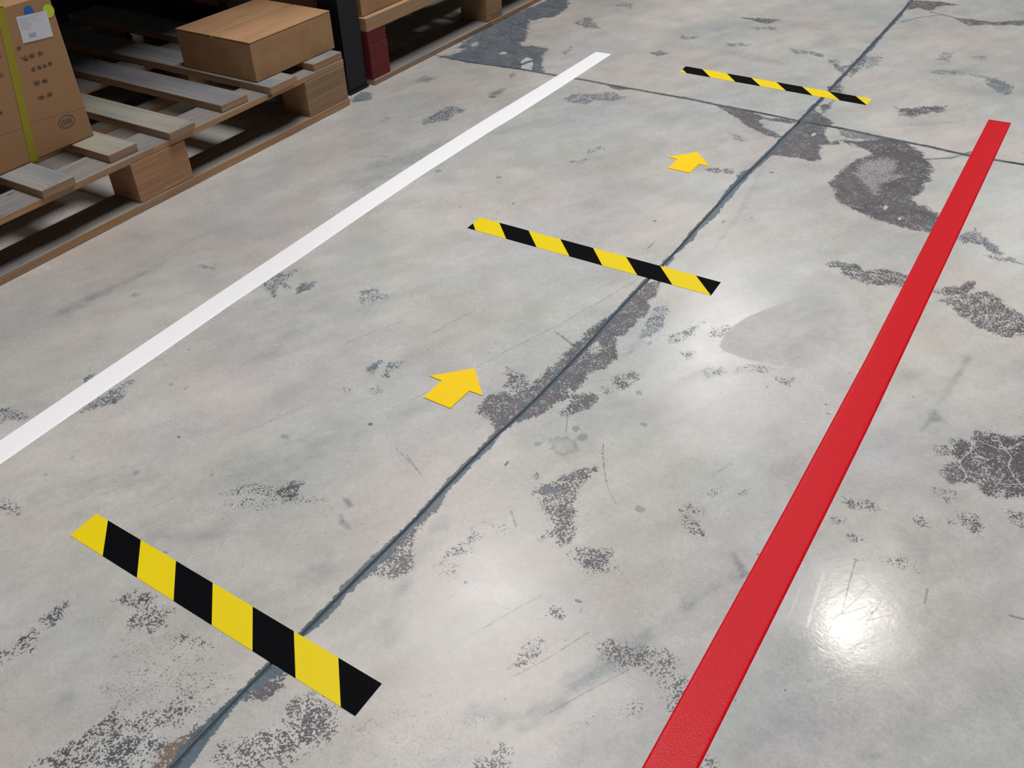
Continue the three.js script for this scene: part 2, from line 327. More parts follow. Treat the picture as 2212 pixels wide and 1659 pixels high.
["L",1.3,2,4,30,[-422,1760,-394,1698,-361,1617]],
["L",1.3,2,4,30,[-552,1633,-546,1565]],
["L",1.3,2,4,30,[-476,1922,-450,1867]],
["L",1.3,1,4,40,[309,1441,317,1416,327,1385]],
["L",1.3,1,4,40,[315,1425,329,1395]],
["L",2,1,3,70,[639,1155,641,1179,630,1215,646,1242,645,1254]],
["L",2,1,3,70,[670,1122,683,1147,698,1164,697,1189,709,1210,725,1227]],
["L",2,1,3,70,[694,1143,703,1123,726,1097]],
["L",2,1,3,70,[685,1239,706,1231,741,1207]],
["L",2,1,3,70,[652,1150,678,1154,694,1143]],
["L",2,1,3,70,[577,695,593,761,593,803]],
["L",2,1,3,70,[492,703,505,735]],
["L",2,1,3,70,[313,730,369,717,393,738]],
["L",2,1,3,70,[512,698,544,700]],
["L",2,1,3,70,[616,778,637,755,657,761]],
["E",0,0,1,75,[97,1807,3,3]],
["E",0,0,1,70,[117,1809,1,1]],
["E",0,0,1,75,[248,1756,6,3]],
["E",0,0,1,40,[258,1769,1,6]],
["E",0,0,1,45,[263,1821,2,1]],
["E",0,0,1,55,[344,1912,2,1]],
["E",0,0,1,55,[346,1900,1,1]],
["E",0,0,0,70,[-58,1810,1,1]],
["E",0,0,1,60,[3,1740,1,1]],
["E",0,0,2,50,[232,1867,4,1]],
["E",0,0,2,40,[242,1934,1,2]],
["E",0,0,4,60,[122,1305,6,6]],
["E",0,0,4,60,[166,1378,6,6]],
["E",0,0,4,62,[73,1443,7,8]],
["E",0,0,4,58,[93,1456,8,9]],
["E",0,0,4,55,[37,1508,6,6]],
["E",0,0,1,85,[105,1590,12,9]],
["E",0,0,0,70,[18,1574,2,7]],
["E",0,0,0,70,[-233,1606,4,4]],
["E",0,0,2,30,[75,1161,4,7]],
["E",0,0,0,50,[-276,1382,1,2]],
["E",0,0,0,40,[-170,1333,2,2]],
["E",0,0,0,55,[139,1476,2,2]],
["E",0,0,1,40,[245,1558,8,7]],
["E",0,0,0,70,[-133,1835,1,1]],
["E",0,0,2,35,[-194,1945,1,5]],
["E",0,0,1,50,[-312,1982,4,2]],
["E",0,0,3,80,[-44,2119,1,1]],
["E",0,0,1,60,[549,1496,5,2]],
["E",0,0,1,50,[532,1748,2,2]],
["E",0,0,1,50,[485,1792,1,2]],
["E",0,0,1,60,[427,1555,2,2]],
["E",0,0,1,50,[401,1751,1,1]],
["E",0,0,1,45,[566,1700,1,1]],
["E",0,0,1,50,[628,1477,2,1]],
["E",0,0,1,40,[678,1457,1,2]],
["E",0,0,0,60,[308,1180,2,2]],
["E",0,0,0,55,[410,1178,3,2]],
["E",0,0,1,50,[420,1200,4,2]],
["E",0,0,0,50,[328,1070,1,2]],
["E",0,0,0,55,[531,1086,2,2]],
["E",0,0,0,40,[247,1238,3,1]],
["E",0,0,0,35,[420,1071,2,2]],
["E",0,0,1,55,[26,353,6,5]],
["E",0,0,1,50,[17,649,3,8]],
["E",0,0,0,50,[66,601,2,3]],
["E",0,0,0,50,[-120,719,4,5]],
["E",0,0,0,45,[-80,826,2,16]],
["E",0,0,1,45,[-448,799,4,6]],
["E",0,0,1,40,[-551,873,4,5]],
["E",0,0,1,45,[-710,737,8,8]],
["E",0,0,1,38,[-556,695,8,8]],
["E",0,0,2,35,[-793,697,6,5]],
["E",0,0,0,55,[-494,1793,4,3]],
["E",0,0,1,45,[-609,1916,1,4]],
["E",0,0,0,40,[-674,1606,3,2]],
["E",0,0,1,40,[-586,1692,2,6]],
["E",0,0,1,30,[-612,1966,3,3]],
["E",0,0,1,35,[-376,1831,3,3]],
["E",0,0,1,28,[-486,1889,6,5]],
["E",0,0,1,30,[-339,1703,7,6]],
["E",0,0,1,30,[-618,1698,5,4]],
["E",1,0,4,50,[76,1491,24,21]]];

const MARK_COLORS = [[78, 77, 83], [92, 102, 113], [108, 93, 82], [206, 204, 204], [116, 130, 133], [76, 93, 106], [52, 66, 77]];
const MATTE = [191, 1104, 186, 1049, 201, 992, 226, 941, 273, 858, 352, 814, 426, 926, 428, 1036, 349, 1094, 287, 1114, 243, 1119, 203, 1115];
const PERIOD = 4.096;                                    // the plain concrete repeats after this many metres
function inside(p, x, z) {                               // signed distance to an outline, positive inside
  let best = 1e9, c = false;
  for (let i = 0, n = p.length, j = n - 2; i < n; j = i, i += 2) {
    const ax = p[j], az = p[j + 1], bx = p[i], bz = p[i + 1], dx = bx - ax, dz = bz - az;
    const t = clamp(((x - ax) * dx + (z - az) * dz) / (dx * dx + dz * dz + 1e-9), 0, 1), ex = ax + dx * t - x, ez = az + dz * t - z, d = ex * ex + ez * ez;
    if (d < best) best = d;
    if ((bz > z) !== (az > z) && x < (ax - bx) * (z - bz) / (az - bz) + bx) c = !c;
  }
  best = Math.sqrt(best);
  return c ? best : -best;
}
function alongLine(p, x, z) {
  let best = 1e9;
  for (let i = 2; i < p.length; i += 2) {
    const ax = p[i - 2], az = p[i - 1], dx = p[i] - ax, dz = p[i + 1] - az;
    const t = clamp(((x - ax) * dx + (z - az) * dz) / (dx * dx + dz * dz + 1e-9), 0, 1), ex = ax + dx * t - x, ez = az + dz * t - z;
    best = Math.min(best, ex * ex + ez * ez);
  }
  return Math.sqrt(best);
}
function grain(x, z) {                                   // 0..1, evenly spread: the mottling of fine aggregate, x and z in metres
  const k = 1 / PERIOD;
  const n = 0.50 * vn(x * 2048 * k, z * 2048 * k, 1023, 11) + 0.30 * vn(x * 4096 * k + 9, z * 4096 * k, 1023, 503) + 0.20 * vn(x * 320 * k + 3, z * 320 * k + 5, 1023, 71);
  return 1 / (1 + Math.exp(-(n - 0.5) * 11.5));
}
function concrete(x, z, out) {                           // plain concrete: sRGB 0..255, roughness, height
  const k = 1 / PERIOD;
  const along = (x - 2 * z) * k, across = (2 * x + z) * k;
  const cloud = vn(x * 8 * k, z * 8 * k, 7, 5) * 0.5 + vn(x * 16 * k + 3.3, z * 16 * k, 15, 907) * 0.3 + vn(x * 64 * k, z * 64 * k + 1.7, 63, 211) * 0.2;
  const hue = vn(x * 16 * k + 5.1, z * 16 * k + 2.2, 15, 3001) * 0.6 + vn(x * 32 * k, z * 32 * k, 31, 4111) * 0.4;
  const green = vn(x * 16 * k + 1.1, z * 16 * k + 7.2, 15, 6007) * 0.6 + vn(along * 16, across * 32, 31, 1411) * 0.4;
  const streak = vn(along * 16, across * 64, 63, 1201) * 0.55 + vn(along * 32 + 2.2, across * 128, 127, 8111) * 0.45;
  const blotch = vn(x * 64 * k + 0.4, z * 64 * k + 0.8, 63, 9901) * 0.6 + vn(x * 128 * k, z * 128 * k, 127, 2503) * 0.4;
  const fine = vn(x * 512 * k, z * 512 * k, 511, 77), dust = vn(x * 2048 * k, z * 2048 * k, 2047, 301);
  let l = 184 + (cloud - 0.5) * 26 + (streak - 0.5) * 14 + (blotch - 0.5) * 16 + (fine - 0.5) * 7 + (dust - 0.5) * 10;
  const hu = (hue - 0.5) * 2, gr = (green - 0.5) * 2;
  let r = l + hu * 5 - gr * 3 + 1.5, g = l + gr * 1.2 - hu * 0.5, b = l - hu * 5 - gr * 0.6 - 3;
  // thin scatter of dark grains, denser where the surface has worn
  const worn = smooth(0.5, 0.78, vn(x * 32 * k + 7.7, z * 32 * k + 1.3, 31, 5501) * 0.65 + blotch * 0.35);
  const s = smooth(0.8, 0.12, vn(x * 1024 * k, z * 1024 * k, 1023, 1511) * 0.55 + vn(x * 2048 * k, z * 2048 * k, 2047, 2711) * 0.45) * (0.03 + worn * 0.09);
  r += (112 - r) * s; g += (118 - g) * s; b += (122 - b) * s;
  out[0] = r; out[1] = g; out[2] = b;
  out[3] = 0.27 + (hue - 0.5) * 0.14 + (blotch - 0.5) * 0.08 + (dust - 0.5) * 0.04;
  out[4] = 0.5 + (fine - 0.5) * 0.4 + (dust - 0.5) * 0.5;
}
function concreteMaps(x0, x1, z0, z1, w, h, marked) {
  const rgb = new Float32Array(w * h * 3), rgh = new Float32Array(w * h), hgt = new Float32Array(w * h), o = [0, 0, 0, 0, 0];
  const sx = (x1 - x0) / w, sz = (z1 - z0) / h;
  for (let j = 0, n = 0; j < h; j++) for (let i = 0; i < w; i++, n++) {
    concrete(x0 + (i + 0.5) * sx, z0 + (j + 0.5) * sz, o);
    rgb[n * 3] = o[0]; rgb[n * 3 + 1] = o[1]; rgb[n * 3 + 2] = o[2]; rgh[n] = o[3]; hgt[n] = o[4];
  }
  for (const [kind, d, soft, col, opacity, p] of marked ? MARKS : []) {
    let bx0 = 1e9, bx1 = -1e9, bz0 = 1e9, bz1 = -1e9;
    const grow = kind === 'L' ? d + soft * 3 + 6 : kind === 'E' ? Math.max(p[2], p[3]) * 2 + 4 : soft * 1.6 + 8;
    for (let i = 0; i < (kind === 'E' ? 2 : p.length); i += 2) { bx0 = Math.min(bx0, p[i]); bx1 = Math.max(bx1, p[i]); bz0 = Math.min(bz0, p[i + 1]); bz1 = Math.max(bz1, p[i + 1]); }
    const i0 = Math.max(0, Math.floor(((bx0 - grow) / 1000 - x0) / sx)), i1 = Math.min(w, Math.ceil(((bx1 + grow) / 1000 - x0) / sx));
    const j0 = Math.max(0, Math.floor(((bz0 - grow) / 1000 - z0) / sz)), j1 = Math.min(h, Math.ceil(((bz1 + grow) / 1000 - z0) / sz));
    const [cr, cg, cb] = MARK_COLORS[col];
    for (let j = j0; j < j1; j++) for (let i = i0; i < i1; i++) {
      const xm = x0 + (i + 0.5) * sx, zm = z0 + (j + 0.5) * sz, x = xm * 1000, z = zm * 1000;
      let a = 0, tone = 0;
      if (kind === 'P') {
        const warp = (vn(x / 9, z / 9, 1023, 41) - 0.5) * 1.1 + (vn(x / 22 + 4, z / 22, 1023, 97) - 0.5) * 1.2;
        const t = (d < 0.6 ? d * 1.3 : d) * smooth(-0.8 * soft - 2, 0.6 * soft + 1, inside(p, x, z) + warp * soft);
        if (t < 0.004) continue;
        const g = d > 0.95 ? 0.42 * grain(xm, zm) + 0.45 : grain(xm, zm);
        a = smooth(t + 0.14, t - 0.14, g); tone = (vn(x / 30, z / 30, 1023, 611) - 0.5) * 16 + (vn(x / 2.5, z / 2.5, 1023, 19) - 0.5) * 12;
      } else if (kind === 'F') {
        const q = inside(p, x, z) + (vn(x / 14, z / 14, 1023, 83) - 0.5) * soft * 1.1;
        if (q < -soft) continue;
        a = smooth(-soft, soft, q) * (0.35 + 0.65 * vn((x - 2 * z) / 90, (2 * x + z) / 18, 1023, 43) + 0.5 * (vn(x / 3, z / 3, 1023, 331) - 0.5));
      } else if (kind === 'L') {
        const q = alongLine(p, x, z) + ((vn(x / 5, z / 5, 1023, 211) - 0.5) * 1.1 + (vn(x / 1.7, z / 1.7, 1023, 411) - 0.5) * 0.6) * soft;
        a = smooth(d * 0.5 + 0.6, d * 0.5 - 0.5, q) * (col === 6 ? 1 : soft >= 2 ? 0.45 + 0.7 * vn(x / 12, z / 12, 1023, 67) : 1);
      } else {
        const ex = (x - p[0]) / p[2], ez = (z - p[1]) / p[3], q = Math.sqrt(ex * ex + ez * ez) + (vn(x / 4 + 8, z / 4, 1023, 307) - 0.5) * 0.55;
        a = smooth(1.12, 0.88, q) * (d ? 0.35 + 0.65 * smooth(0.45, 1, q) + 0.5 * (vn(x / 10, z / 10, 1023, 53) - 0.5) : 1);
      }
      if (a <= 0) continue;
      a = clamp(a, 0, 1) * opacity / 100;
      const n = j * w + i;
      rgb[n * 3] += (cr + tone - rgb[n * 3]) * a; rgb[n * 3 + 1] += (cg + tone - rgb[n * 3 + 1]) * a; rgb[n * 3 + 2] += (cb + tone - rgb[n * 3 + 2]) * a;
      if (kind === 'P' && col !== 3) { rgh[n] += (0.42 - rgh[n]) * a * 0.6; hgt[n] -= a * 0.4; }
    }
  }
  if (marked && x1 > 0.5 && z1 > 1) {                    // hair scratches in the burnished strip outside the red line: duller, not darker
    const r = rng(913);
    for (let k = 0; k < 150; k++) {
      let x = 0.52 + r() * 0.3, z = 1.38 + r() * 0.5, dir = r() < 0.6 ? -1.3 + r() * 0.5 : r() * 6.3;
      const turn = (r() - 0.5) * 0.05, len = 20 + r() * 90, weight = 0.05 + r() * 0.1;
      for (let s = 0; s < len; s++, dir += turn * 0.1) {
        x += Math.cos(dir) * 0.001; z += Math.sin(dir) * 0.001;
        const i = Math.floor((x - x0) / sx), j = Math.floor((z - z0) / sz);
        if (i > 0 && j > 0 && i < w - 1 && j < h - 1) { rgh[j * w + i] = Math.min(0.6, rgh[j * w + i] + weight); rgh[j * w + i + 1] = Math.min(0.6, rgh[j * w + i + 1] + weight * 0.3); }
      }
    }
  }
  const color = new Uint8Array(w * h * 4), half = new Uint8Array((w >> 1) * (h >> 1) * 4), wh = w >> 1;
  for (let n = 0; n < w * h; n++) {
    color[n * 4] = clamp(rgb[n * 3], 0, 255); color[n * 4 + 1] = clamp(rgb[n * 3 + 1], 0, 255); color[n * 4 + 2] = clamp(rgb[n * 3 + 2], 0, 255); color[n * 4 + 3] = 255;
  }
  for (let j = 0; j < h >> 1; j++) for (let i = 0; i < wh; i++) {
    const n = 2 * j * w + 2 * i, m = (j * wh + i) * 4, x = (x0 + (2 * i + 1) * sx) * 1000, z = (z0 + (2 * j + 1) * sz) * 1000;
    let q = (rgh[n] + rgh[n + 1] + rgh[n + w] + rgh[n + w + 1]) / 4;
    if (marked && x > 150 && x < 460 && z > 780 && z < 1160) q += 0.3 * smooth(-4, 4, inside(MATTE, x, z)) * smooth(430, 380, x);   // a dull re-trowelled spot with a clear edge
    if (marked) q -= 0.1 * smooth(480, 540, x) * smooth(1250, 1450, z);                       // burnished by traffic outside the red line
    half[m] = clamp((hgt[n] + hgt[n + 1] + hgt[n + w] + hgt[n + w + 1]) * 63.75, 0, 255); half[m + 1] = clamp(q * 255, 0, 255); half[m + 3] = 255;
  }
  const detail = dataTexture(half, wh, h >> 1, false, !marked);
  return new THREE.MeshPhysicalMaterial({ map: dataTexture(color, w, h, true, !marked), roughnessMap: detail, roughness: 1, bumpMap: detail, bumpScale: 0.00005, ior: 1.5 });
}
const plainConcrete = concreteMaps(0, PERIOD, 0, PERIOD, 1536, 1536, false);
// joints: centre lines read off the floor, metres
const toLine = (a, along) => { const l = []; for (let i = 0; i < a.length; i += 2) l.push([a[i + along] / 1000, a[i + 1 - along] / 1000]); return l.sort((p, q) => p[0] - q[0]); };
const JOINT_NEAR = toLine([-45, 2209, -46, 2144, -45, 2050, -41, 1991, -40, 1911, -38, 1852, -36, 1783, -35, 1731, -36, 1676, -35, 1569, -33, 1524, -28, 1465, -25, 1390, -24, 1308, -24, 1235, -26, 1150, -27, 1050, -25, 957, -22, 883, -22, 793, -24, 716, -25, 607, -26, 464, -24, 373, -21, 245, -20, 146, -17, 33], 1);
const JOINT_FAR = toLine([-17, -3, -16, -86, -15, -179, -14, -304, -13, -454, -13, -630, -13, -839, -14, -1049, -16, -1235], 1);
const JOINT_CROSS = toLine([-1214, 12, -1088, 11, -924, 2, -783, -2, -715, -5, -572, -6, -369, -7, -256, -2, -133, 1, -16, 6, 84, 7, 209, 14, 326, 19, 425, 25, 493, 26, 549, 22], 0);
function at(line, t) {
  if (t <= line[0][0]) return line[0][1];
  for (let i = 1; i < line.length; i++) if (t <= line[i][0]) return line[i - 1][1] + (line[i][1] - line[i - 1][1]) * (t - line[i - 1][0]) / (line[i][0] - line[i - 1][0]);
  return line[line.length - 1][1];
}
const HALF_LONG = 0.0021, HALF_CROSS = 0.0017, CHAMFER = 0.0008;
const ROOM = { x0: -8, x1: 8, z0: -16, z1: 8 };
const floor = thing('floor', [0, 0, 0]);
tag(floor, 'worn grey polished concrete floor slabs with dark sealed joints', 'floor', null, 'structure');
function slab(sideX, sideZ, xTile, zRows) {              // sideX: -1 left of the long joint, 1 right; sideZ: 1 near, -1 far; zRows: [z limit, map width, map height]
  const long = sideZ > 0 ? JOINT_NEAR : JOINT_FAR, materials = [plainConcrete], parts = [];
  const ex = (z) => at(long, z) + sideX * (HALF_LONG + CHAMFER), ez = (x) => at(JOINT_CROSS, x) + sideZ * (HALF_CROSS + CHAMFER);
  const xOut = sideX < 0 ? ROOM.x0 : ROOM.x1;
  const grid = (xa, xb, za, zb, nx, nz, slot, uvOf) => {  // xa / za null = the joint's edge
    const pos = [], uv = [], nor = [], idx = [];
    for (let j = 0; j <= nz; j++) for (let i = 0; i <= nx; i++) {
      const zn = (za ?? 0) + (zb - (za ?? 0)) * j / nz, x = xa === null ? ex(zn) + (xb - ex(zn)) * i / nx : xa + (xb - xa) * i / nx;
      const z = za === null ? ez(x) + (zb - ez(x)) * j / nz : zn;
      pos.push(x, 0, z); nor.push(0, 1, 0); uv.push(...uvOf(x, z));
    }
    const flip = (sideX > 0) !== (sideZ > 0);
    for (let j = 0; j < nz; j++) for (let i = 0; i < nx; i++) {
      const a = j * (nx + 1) + i, b = a + 1, c = a + nx + 1, d = c + 1;
      idx.push(...(flip ? [a, b, c, b, d, c] : [a, c, b, b, c, d]));
    }
    const g = new THREE.BufferGeometry();
    g.setAttribute('position', new THREE.Float32BufferAttribute(pos, 3)); g.setAttribute('normal', new THREE.Float32BufferAttribute(nor, 3)); g.setAttribute('uv', new THREE.Float32BufferAttribute(uv, 2)); g.setIndex(idx);
    parts.push([g, slot]);
  };
  const world = (x, z) => [x / PERIOD, z / PERIOD];
  let z0 = null;
  for (const [z1, w, h] of zRows) {
    const tx0 = sideX < 0 ? xTile : -0.06, tx1 = sideX < 0 ? -0.01 : xTile, lo = z0 === null ? (sideZ > 0 ? -0.02 : z1) : Math.min(z0, z1), hi = z0 === null ? (sideZ > 0 ? z1 : 0.05) : Math.max(z0, z1);
    materials.push(concreteMaps(tx0, tx1, lo, hi, w, h, true));
    grid(null, xTile, z0, z1, 8, 30, materials.length - 1, (x, z) => [(x - tx0) / (tx1 - tx0), (z - lo) / (hi - lo)]);
    z0 = z1;
  }
  const zEnd = sideZ > 0 ? ROOM.z1 : ROOM.z0, zLast = z0;
  grid(null, xTile, zLast, zEnd, 2, 4, 0, world);
  grid(xTile, xOut, null, zEnd, 8, 8, 0, world);
  // rounded-over arris and the saw cut's wall, along both joints
  const wall = (points, nx, nz) => {
    const pos = [], uv = [], idx = [];
    points.forEach(([x, z], k) => {
      for (const [o, y] of [[0, 0], [CHAMFER, -CHAMFER], [CHAMFER, -0.03]]) { const px = x + nx * o, pz = z + nz * o; pos.push(px, y, pz); uv.push(...world(px + y * 0.3, pz + y * 0.3)); }
      if (k) for (let r = 0; r < 2; r++) { const a = (k - 1) * 3 + r, b = a + 1, c = k * 3 + r, d = c + 1; idx.push(...((nx * sideZ > 0) || (nz * -sideX > 0) ? [a, c, b, b, c, d] : [a, b, c, b, d, c])); }
    });
    const g = new THREE.BufferGeometry();
    g.setAttribute('position', new THREE.Float32BufferAttribute(pos, 3)); g.setAttribute('uv', new THREE.Float32BufferAttribute(uv, 2)); g.setIndex(idx); g.computeVertexNormals();
    parts.push([g, 0]);
  };
  const zs = []; for (let k = 0; k <= 60; k++) zs.push(k / 60 * sideZ * 2.4); zs.push(zEnd);
  wall(zs.map((z, k) => k ? [ex(z), z] : [ex(0), ez(ex(0))]), -sideX, 0);
  const xs = []; for (let k = 0; k <= 40; k++) xs.push(ex(0) + (xTile - ex(0)) * k / 40); xs.push(xOut);
  wall(xs.map((x) => [x, ez(x)]), 0, -sideZ);
  const merged = mergeGeometries(parts.map(([g]) => g), true);
  merged.groups.forEach((g, k) => { g.materialIndex = parts[k][1]; });
  part('floor_slab', merged, materials, floor);
}
slab(-1, 1, -1.4, [[0.8, 1536, 768], [1.6, 2048, 1152], [2.4, 2048, 1408]]);
slab(1, 1, 1.0, [[0.8, 1152, 768], [1.6, 1536, 1152], [2.4, 1664, 1408]]);
slab(-1, -1, -1.4, [[-1.6, 1152, 1152]]);
slab(1, -1, 1.0, [[-1.6, 960, 1152]]);
// sealant: a ribbon with a hollow top, a little below the slabs
const sealant = new THREE.MeshPhysicalMaterial({ color: new THREE.Color('rgb(58,72,82)'), roughness: 0.8, specularIntensity: 0.4 });
function ribbon(points, half, dir) {
  const pos = [], idx = [], prof = [[-1.2, -0.0008], [-0.6, -0.0015], [0, -0.0018], [0.6, -0.0015], [1.2, -0.0008]];
  points.forEach(([x, z], k) => {
    for (const [o, y] of prof) pos.push(x + (dir ? 0 : o * half), y, z + (dir ? o * half : 0));
    if (k) for (let r = 0; r < 4; r++) { const a = (k - 1) * 5 + r, c = k * 5 + r; idx.push(a, c, a + 1, a + 1, c, c + 1); }
  });
  const g = new THREE.BufferGeometry();
  g.setAttribute('position', new THREE.Float32BufferAttribute(pos, 3)); g.setIndex(idx); g.computeVertexNormals();
  return g;
}
{
  const zn = [7.99]; for (let z = 2.4; z > 0.01; z -= 0.04) zn.push(z);
  part('joint_sealant', ribbon(zn.map((z) => [at(JOINT_NEAR, z), z]), HALF_LONG, 0), sealant, floor);
  const zf = []; for (let z = 0.0; z > -2.4; z -= 0.04) zf.push(z); zf.push(-15.99);
  part('joint_sealant', ribbon(zf.map((z) => [at(JOINT_FAR, z), z]), HALF_LONG, 0), sealant, floor);
  const xc = [-7.99]; for (let x = -1.4; x < 1.0; x += 0.04) xc.push(x); xc.push(7.99);
  part('joint_sealant', ribbon(xc.map((x) => [x, at(JOINT_CROSS, x)]), HALF_CROSS, 1), sealant, floor);
  part('sub_base', box(ROOM.x0, ROOM.x1, -0.25, -0.025, ROOM.z0, ROOM.z1), new THREE.MeshStandardMaterial({ color: 0x6f6d69, roughness: 0.9 }), floor);
}

// ---------------------------------------------------------------- hall
const wallPaint = new THREE.MeshStandardMaterial({ color: new THREE.Color('rgb(150,150,148)'), roughness: 0.85 });
const roofSheet = new THREE.MeshStandardMaterial({ color: new THREE.Color('rgb(84,86,90)'), roughness: 0.8 });
function struct(name, geometry, material, label, category) { const m = part(name, geometry, material, scene); tag(m, label, category, null, 'structure'); return m; }
struct('wall_left', box(-8.2, -8, 0, CEIL, -16, 8), wallPaint, 'pale painted hall wall far behind the pallet racks', 'wall');
struct('wall_right', box(8, 8.2, 0, CEIL, -16, 8), wallPaint, 'pale painted hall wall beyond the red line', 'wall');
struct('wall_back', box(-8.2, 8.2, 0, CEIL, -16.2, -16), wallPaint, 'pale painted wall closing the far end of the hall', 'wall');
struct('wall_front', box(-8.2, 8.2, 0, CEIL, 8, 8.2), wallPaint, 'pale painted wall closing the near end of the hall', 'wall');
struct('ceiling', box(-8.2, 8.2, CEIL, CEIL + 0.2, -16.2, 8.2), roofSheet, 'light grey sheet roof over the hall', 'ceiling');
const roofLightPane = new THREE.MeshStandardMaterial({ color: 0xdfe6ea, emissive: ROOF_LIGHT_COLOR, emissiveIntensity: 2, roughness: 0.6 });
const roofLightFrame = new THREE.MeshStandardMaterial({ color: 0xd8dadb, roughness: 0.5 });
UNSEEN_SKYLIGHTS.forEach(([x, z, w, l], i) => {  // out of view; two shine back off the floor, third lights the walkway
  const g = new THREE.Group(); g.name = 'window_' + (i + 1); g.position.set(x, CEIL, z); scene.add(g);
  const a = w / 2, b = l / 2;
  part('pane', box(-a, a, -0.012, -0.004, -b, b), roofLightPane, g);
  part('frame', mergeGeometries([box(-a - 0.06, -a, -0.04, 0, -b - 0.06, b + 0.06), box(a, a + 0.06, -0.04, 0, -b - 0.06, b + 0.06), box(-a, a, -0.04, 0, -b - 0.06, -b), box(-a, a, -0.04, 0, b, b + 0.06)]), roofLightFrame, g);
  tag(g, ['unseen milky roof light panel that shines back off the near floor', 'unseen milky roof light panel that shines back off the middle of the floor', 'large unseen roof light panel placed to brighten the walkway and carton tops'][i], 'skylight', 'unseen roof lights', 'structure');
});
const lampMetal = new THREE.MeshStandardMaterial({ color: 0x9a9c9f, roughness: 0.4, metalness: 0.8 });
const lampGlow = new THREE.MeshStandardMaterial({ color: 0xffffff, emissive: LAMP_COLOR, emissiveIntensity: 6 });
for (const [i, [x, z]] of UNSEEN_LAMPS.entries()) {
  const g = thing('unseen_ceiling_lamp', [x, CEIL, z]);
  tag(g, ['unseen round high bay ceiling lamp past the end of the red tape', 'unseen round high bay ceiling lamp near the far hall wall'][i], 'lamp', 'unseen high bay lamps');
  part('shade', new THREE.LatheGeometry([[0.05, 0], [0.1, -0.02], [0.13, -0.16], [0.29, -0.36], [0.3, -0.38], [0.28, -0.36], [0.12, -0.15]].map(([r, y]) => new THREE.Vector2(r, y)), 32), lampMetal, g);
  part('diffuser', new THREE.CylinderGeometry(0.27, 0.27, 0.006, 32).translate(0, -0.352, 0), lampGlow, g);
  areaLight(x, CEIL - 0.362, z, 0.46, 0.46, LAMP_RADIANCE, LAMP_COLOR);
}

// ---------------------------------------------------------------- floor tapes
function speckle(w, h, seed, fn) {
  const r = rng(seed), d = new Uint8Array(w * h * 4);
  for (let j = 0; j < h; j++) for (let i = 0; i < w; i++) { const c = fn(i / w, j / h, r), n = (j * w + i) * 4; d[n] = c[0]; d[n + 1] = c[1]; d[n + 2] = c[2]; d[n + 3] = 255; }
  return d;
}
function grainTexture(seed, cells) {                     // r: height, g: roughness
  return dataTexture(speckle(256, 256, seed, (u, v, r) => {
    const a = vn(u * cells, v * cells, cells - 1, seed * 13), b = vn(u * cells * 2, v * cells * 2, cells * 2 - 1, seed * 29), q = 0.6 * a + 0.4 * b;
    return [clamp(q * 255, 0, 255), clamp((0.75 + (q - 0.5) * 0.5 + (r() - 0.5) * 0.1) * 255, 0, 255), 0];
  }), 256, 256, false, true);
}
const tapeGrain = grainTexture(5, 64);
function tapeStrip(left, right, n, thick, endLeft, endRight) {   // left / right: [z, x] edge lines; a padded strip with rolled edges
  const pos = [], uv = [], idx = [], prof = [[0, 0], [0.012, 0.35], [0.035, 0.75], [0.075, 0.97], [0.12, 1], [0.5, 1.02], [0.88, 1], [0.925, 0.97], [0.965, 0.75], [0.988, 0.35], [1, 0]], m = prof.length;
  const z0 = Math.min(endLeft, endRight), z1 = 3.4;
  for (let k = 0; k <= n; k++) {
    const s = k / n;
    for (const [t, y] of prof) {
      const end = endLeft + (endRight - endLeft) * t, z = end + (z1 - end) * s, xl = at(left, z), xr = at(right, z);
      const lip = k === 0 ? 0.12 : 1;
      pos.push(xl + (xr - xl) * t, Math.max(0.00005, y * thick * lip), z); uv.push(t * 0.057 / 0.09, z / 0.09);
    }
    if (k) for (let r = 0; r < m - 1; r++) { const a = (k - 1) * m + r, c = k * m + r; idx.push(a, c, a + 1, a + 1, c, c + 1); }
  }
  const base = pos.length / 3;                            // underside, so that the strip is a closed body
  for (let k = 0; k <= n; k++) for (const r of [0, m - 1]) { const q = (k * m + r) * 3; pos.push(pos[q], 0.00002, pos[q + 2]); uv.push(0, 0); }
  for (let k = 1; k <= n; k++) { const a = base + (k - 1) * 2, c = base + k * 2; idx.push(a, a + 1, c, a + 1, c + 1, c); }
  const g = new THREE.BufferGeometry();
  g.setAttribute('position', new THREE.Float32BufferAttribute(pos, 3)); g.setAttribute('uv', new THREE.Float32BufferAttribute(uv, 2)); g.setIndex(idx); g.computeVertexNormals();
  return g;
}
const whiteLeft = [[-0.3, -0.781], [0.09, -0.785], [0.42, -0.792], [0.71, -0.7925], [1.03, -0.786], [1.26, -0.778], [1.4, -0.774], [1.61, -0.7665], [1.79, -0.76], [1.95, -0.753], [3.4, -0.69]];
const whiteRight = [[-0.3, -0.7255], [0.1, -0.7245], [0.36, -0.7272], [0.44, -0.7312], [0.79, -0.7335], [1.1, -0.7256], [1.23, -0.7205], [1.45, -0.7178], [1.66, -0.709], [1.83, -0.7046], [1.99, -0.6985], [3.4, -0.635]];
const redLeft = [[-0.3, 0.4235], [0.6, 0.429], [1.0, 0.4322], [1.45, 0.4305], [1.93, 0.425], [3.4, 0.41]];
const redRight = [[-0.3, 0.4795], [0.57, 0.4845], [0.88, 0.486], [1.21, 0.4875], [1.42, 0.486], [1.9, 0.481], [3.4, 0.467]];
const whiteVinyl = new THREE.MeshPhysicalMaterial({ color: new THREE.Color('rgb(246,246,250)'), roughness: 0.5, bumpMap: tapeGrain, bumpScale: 0.00006 });
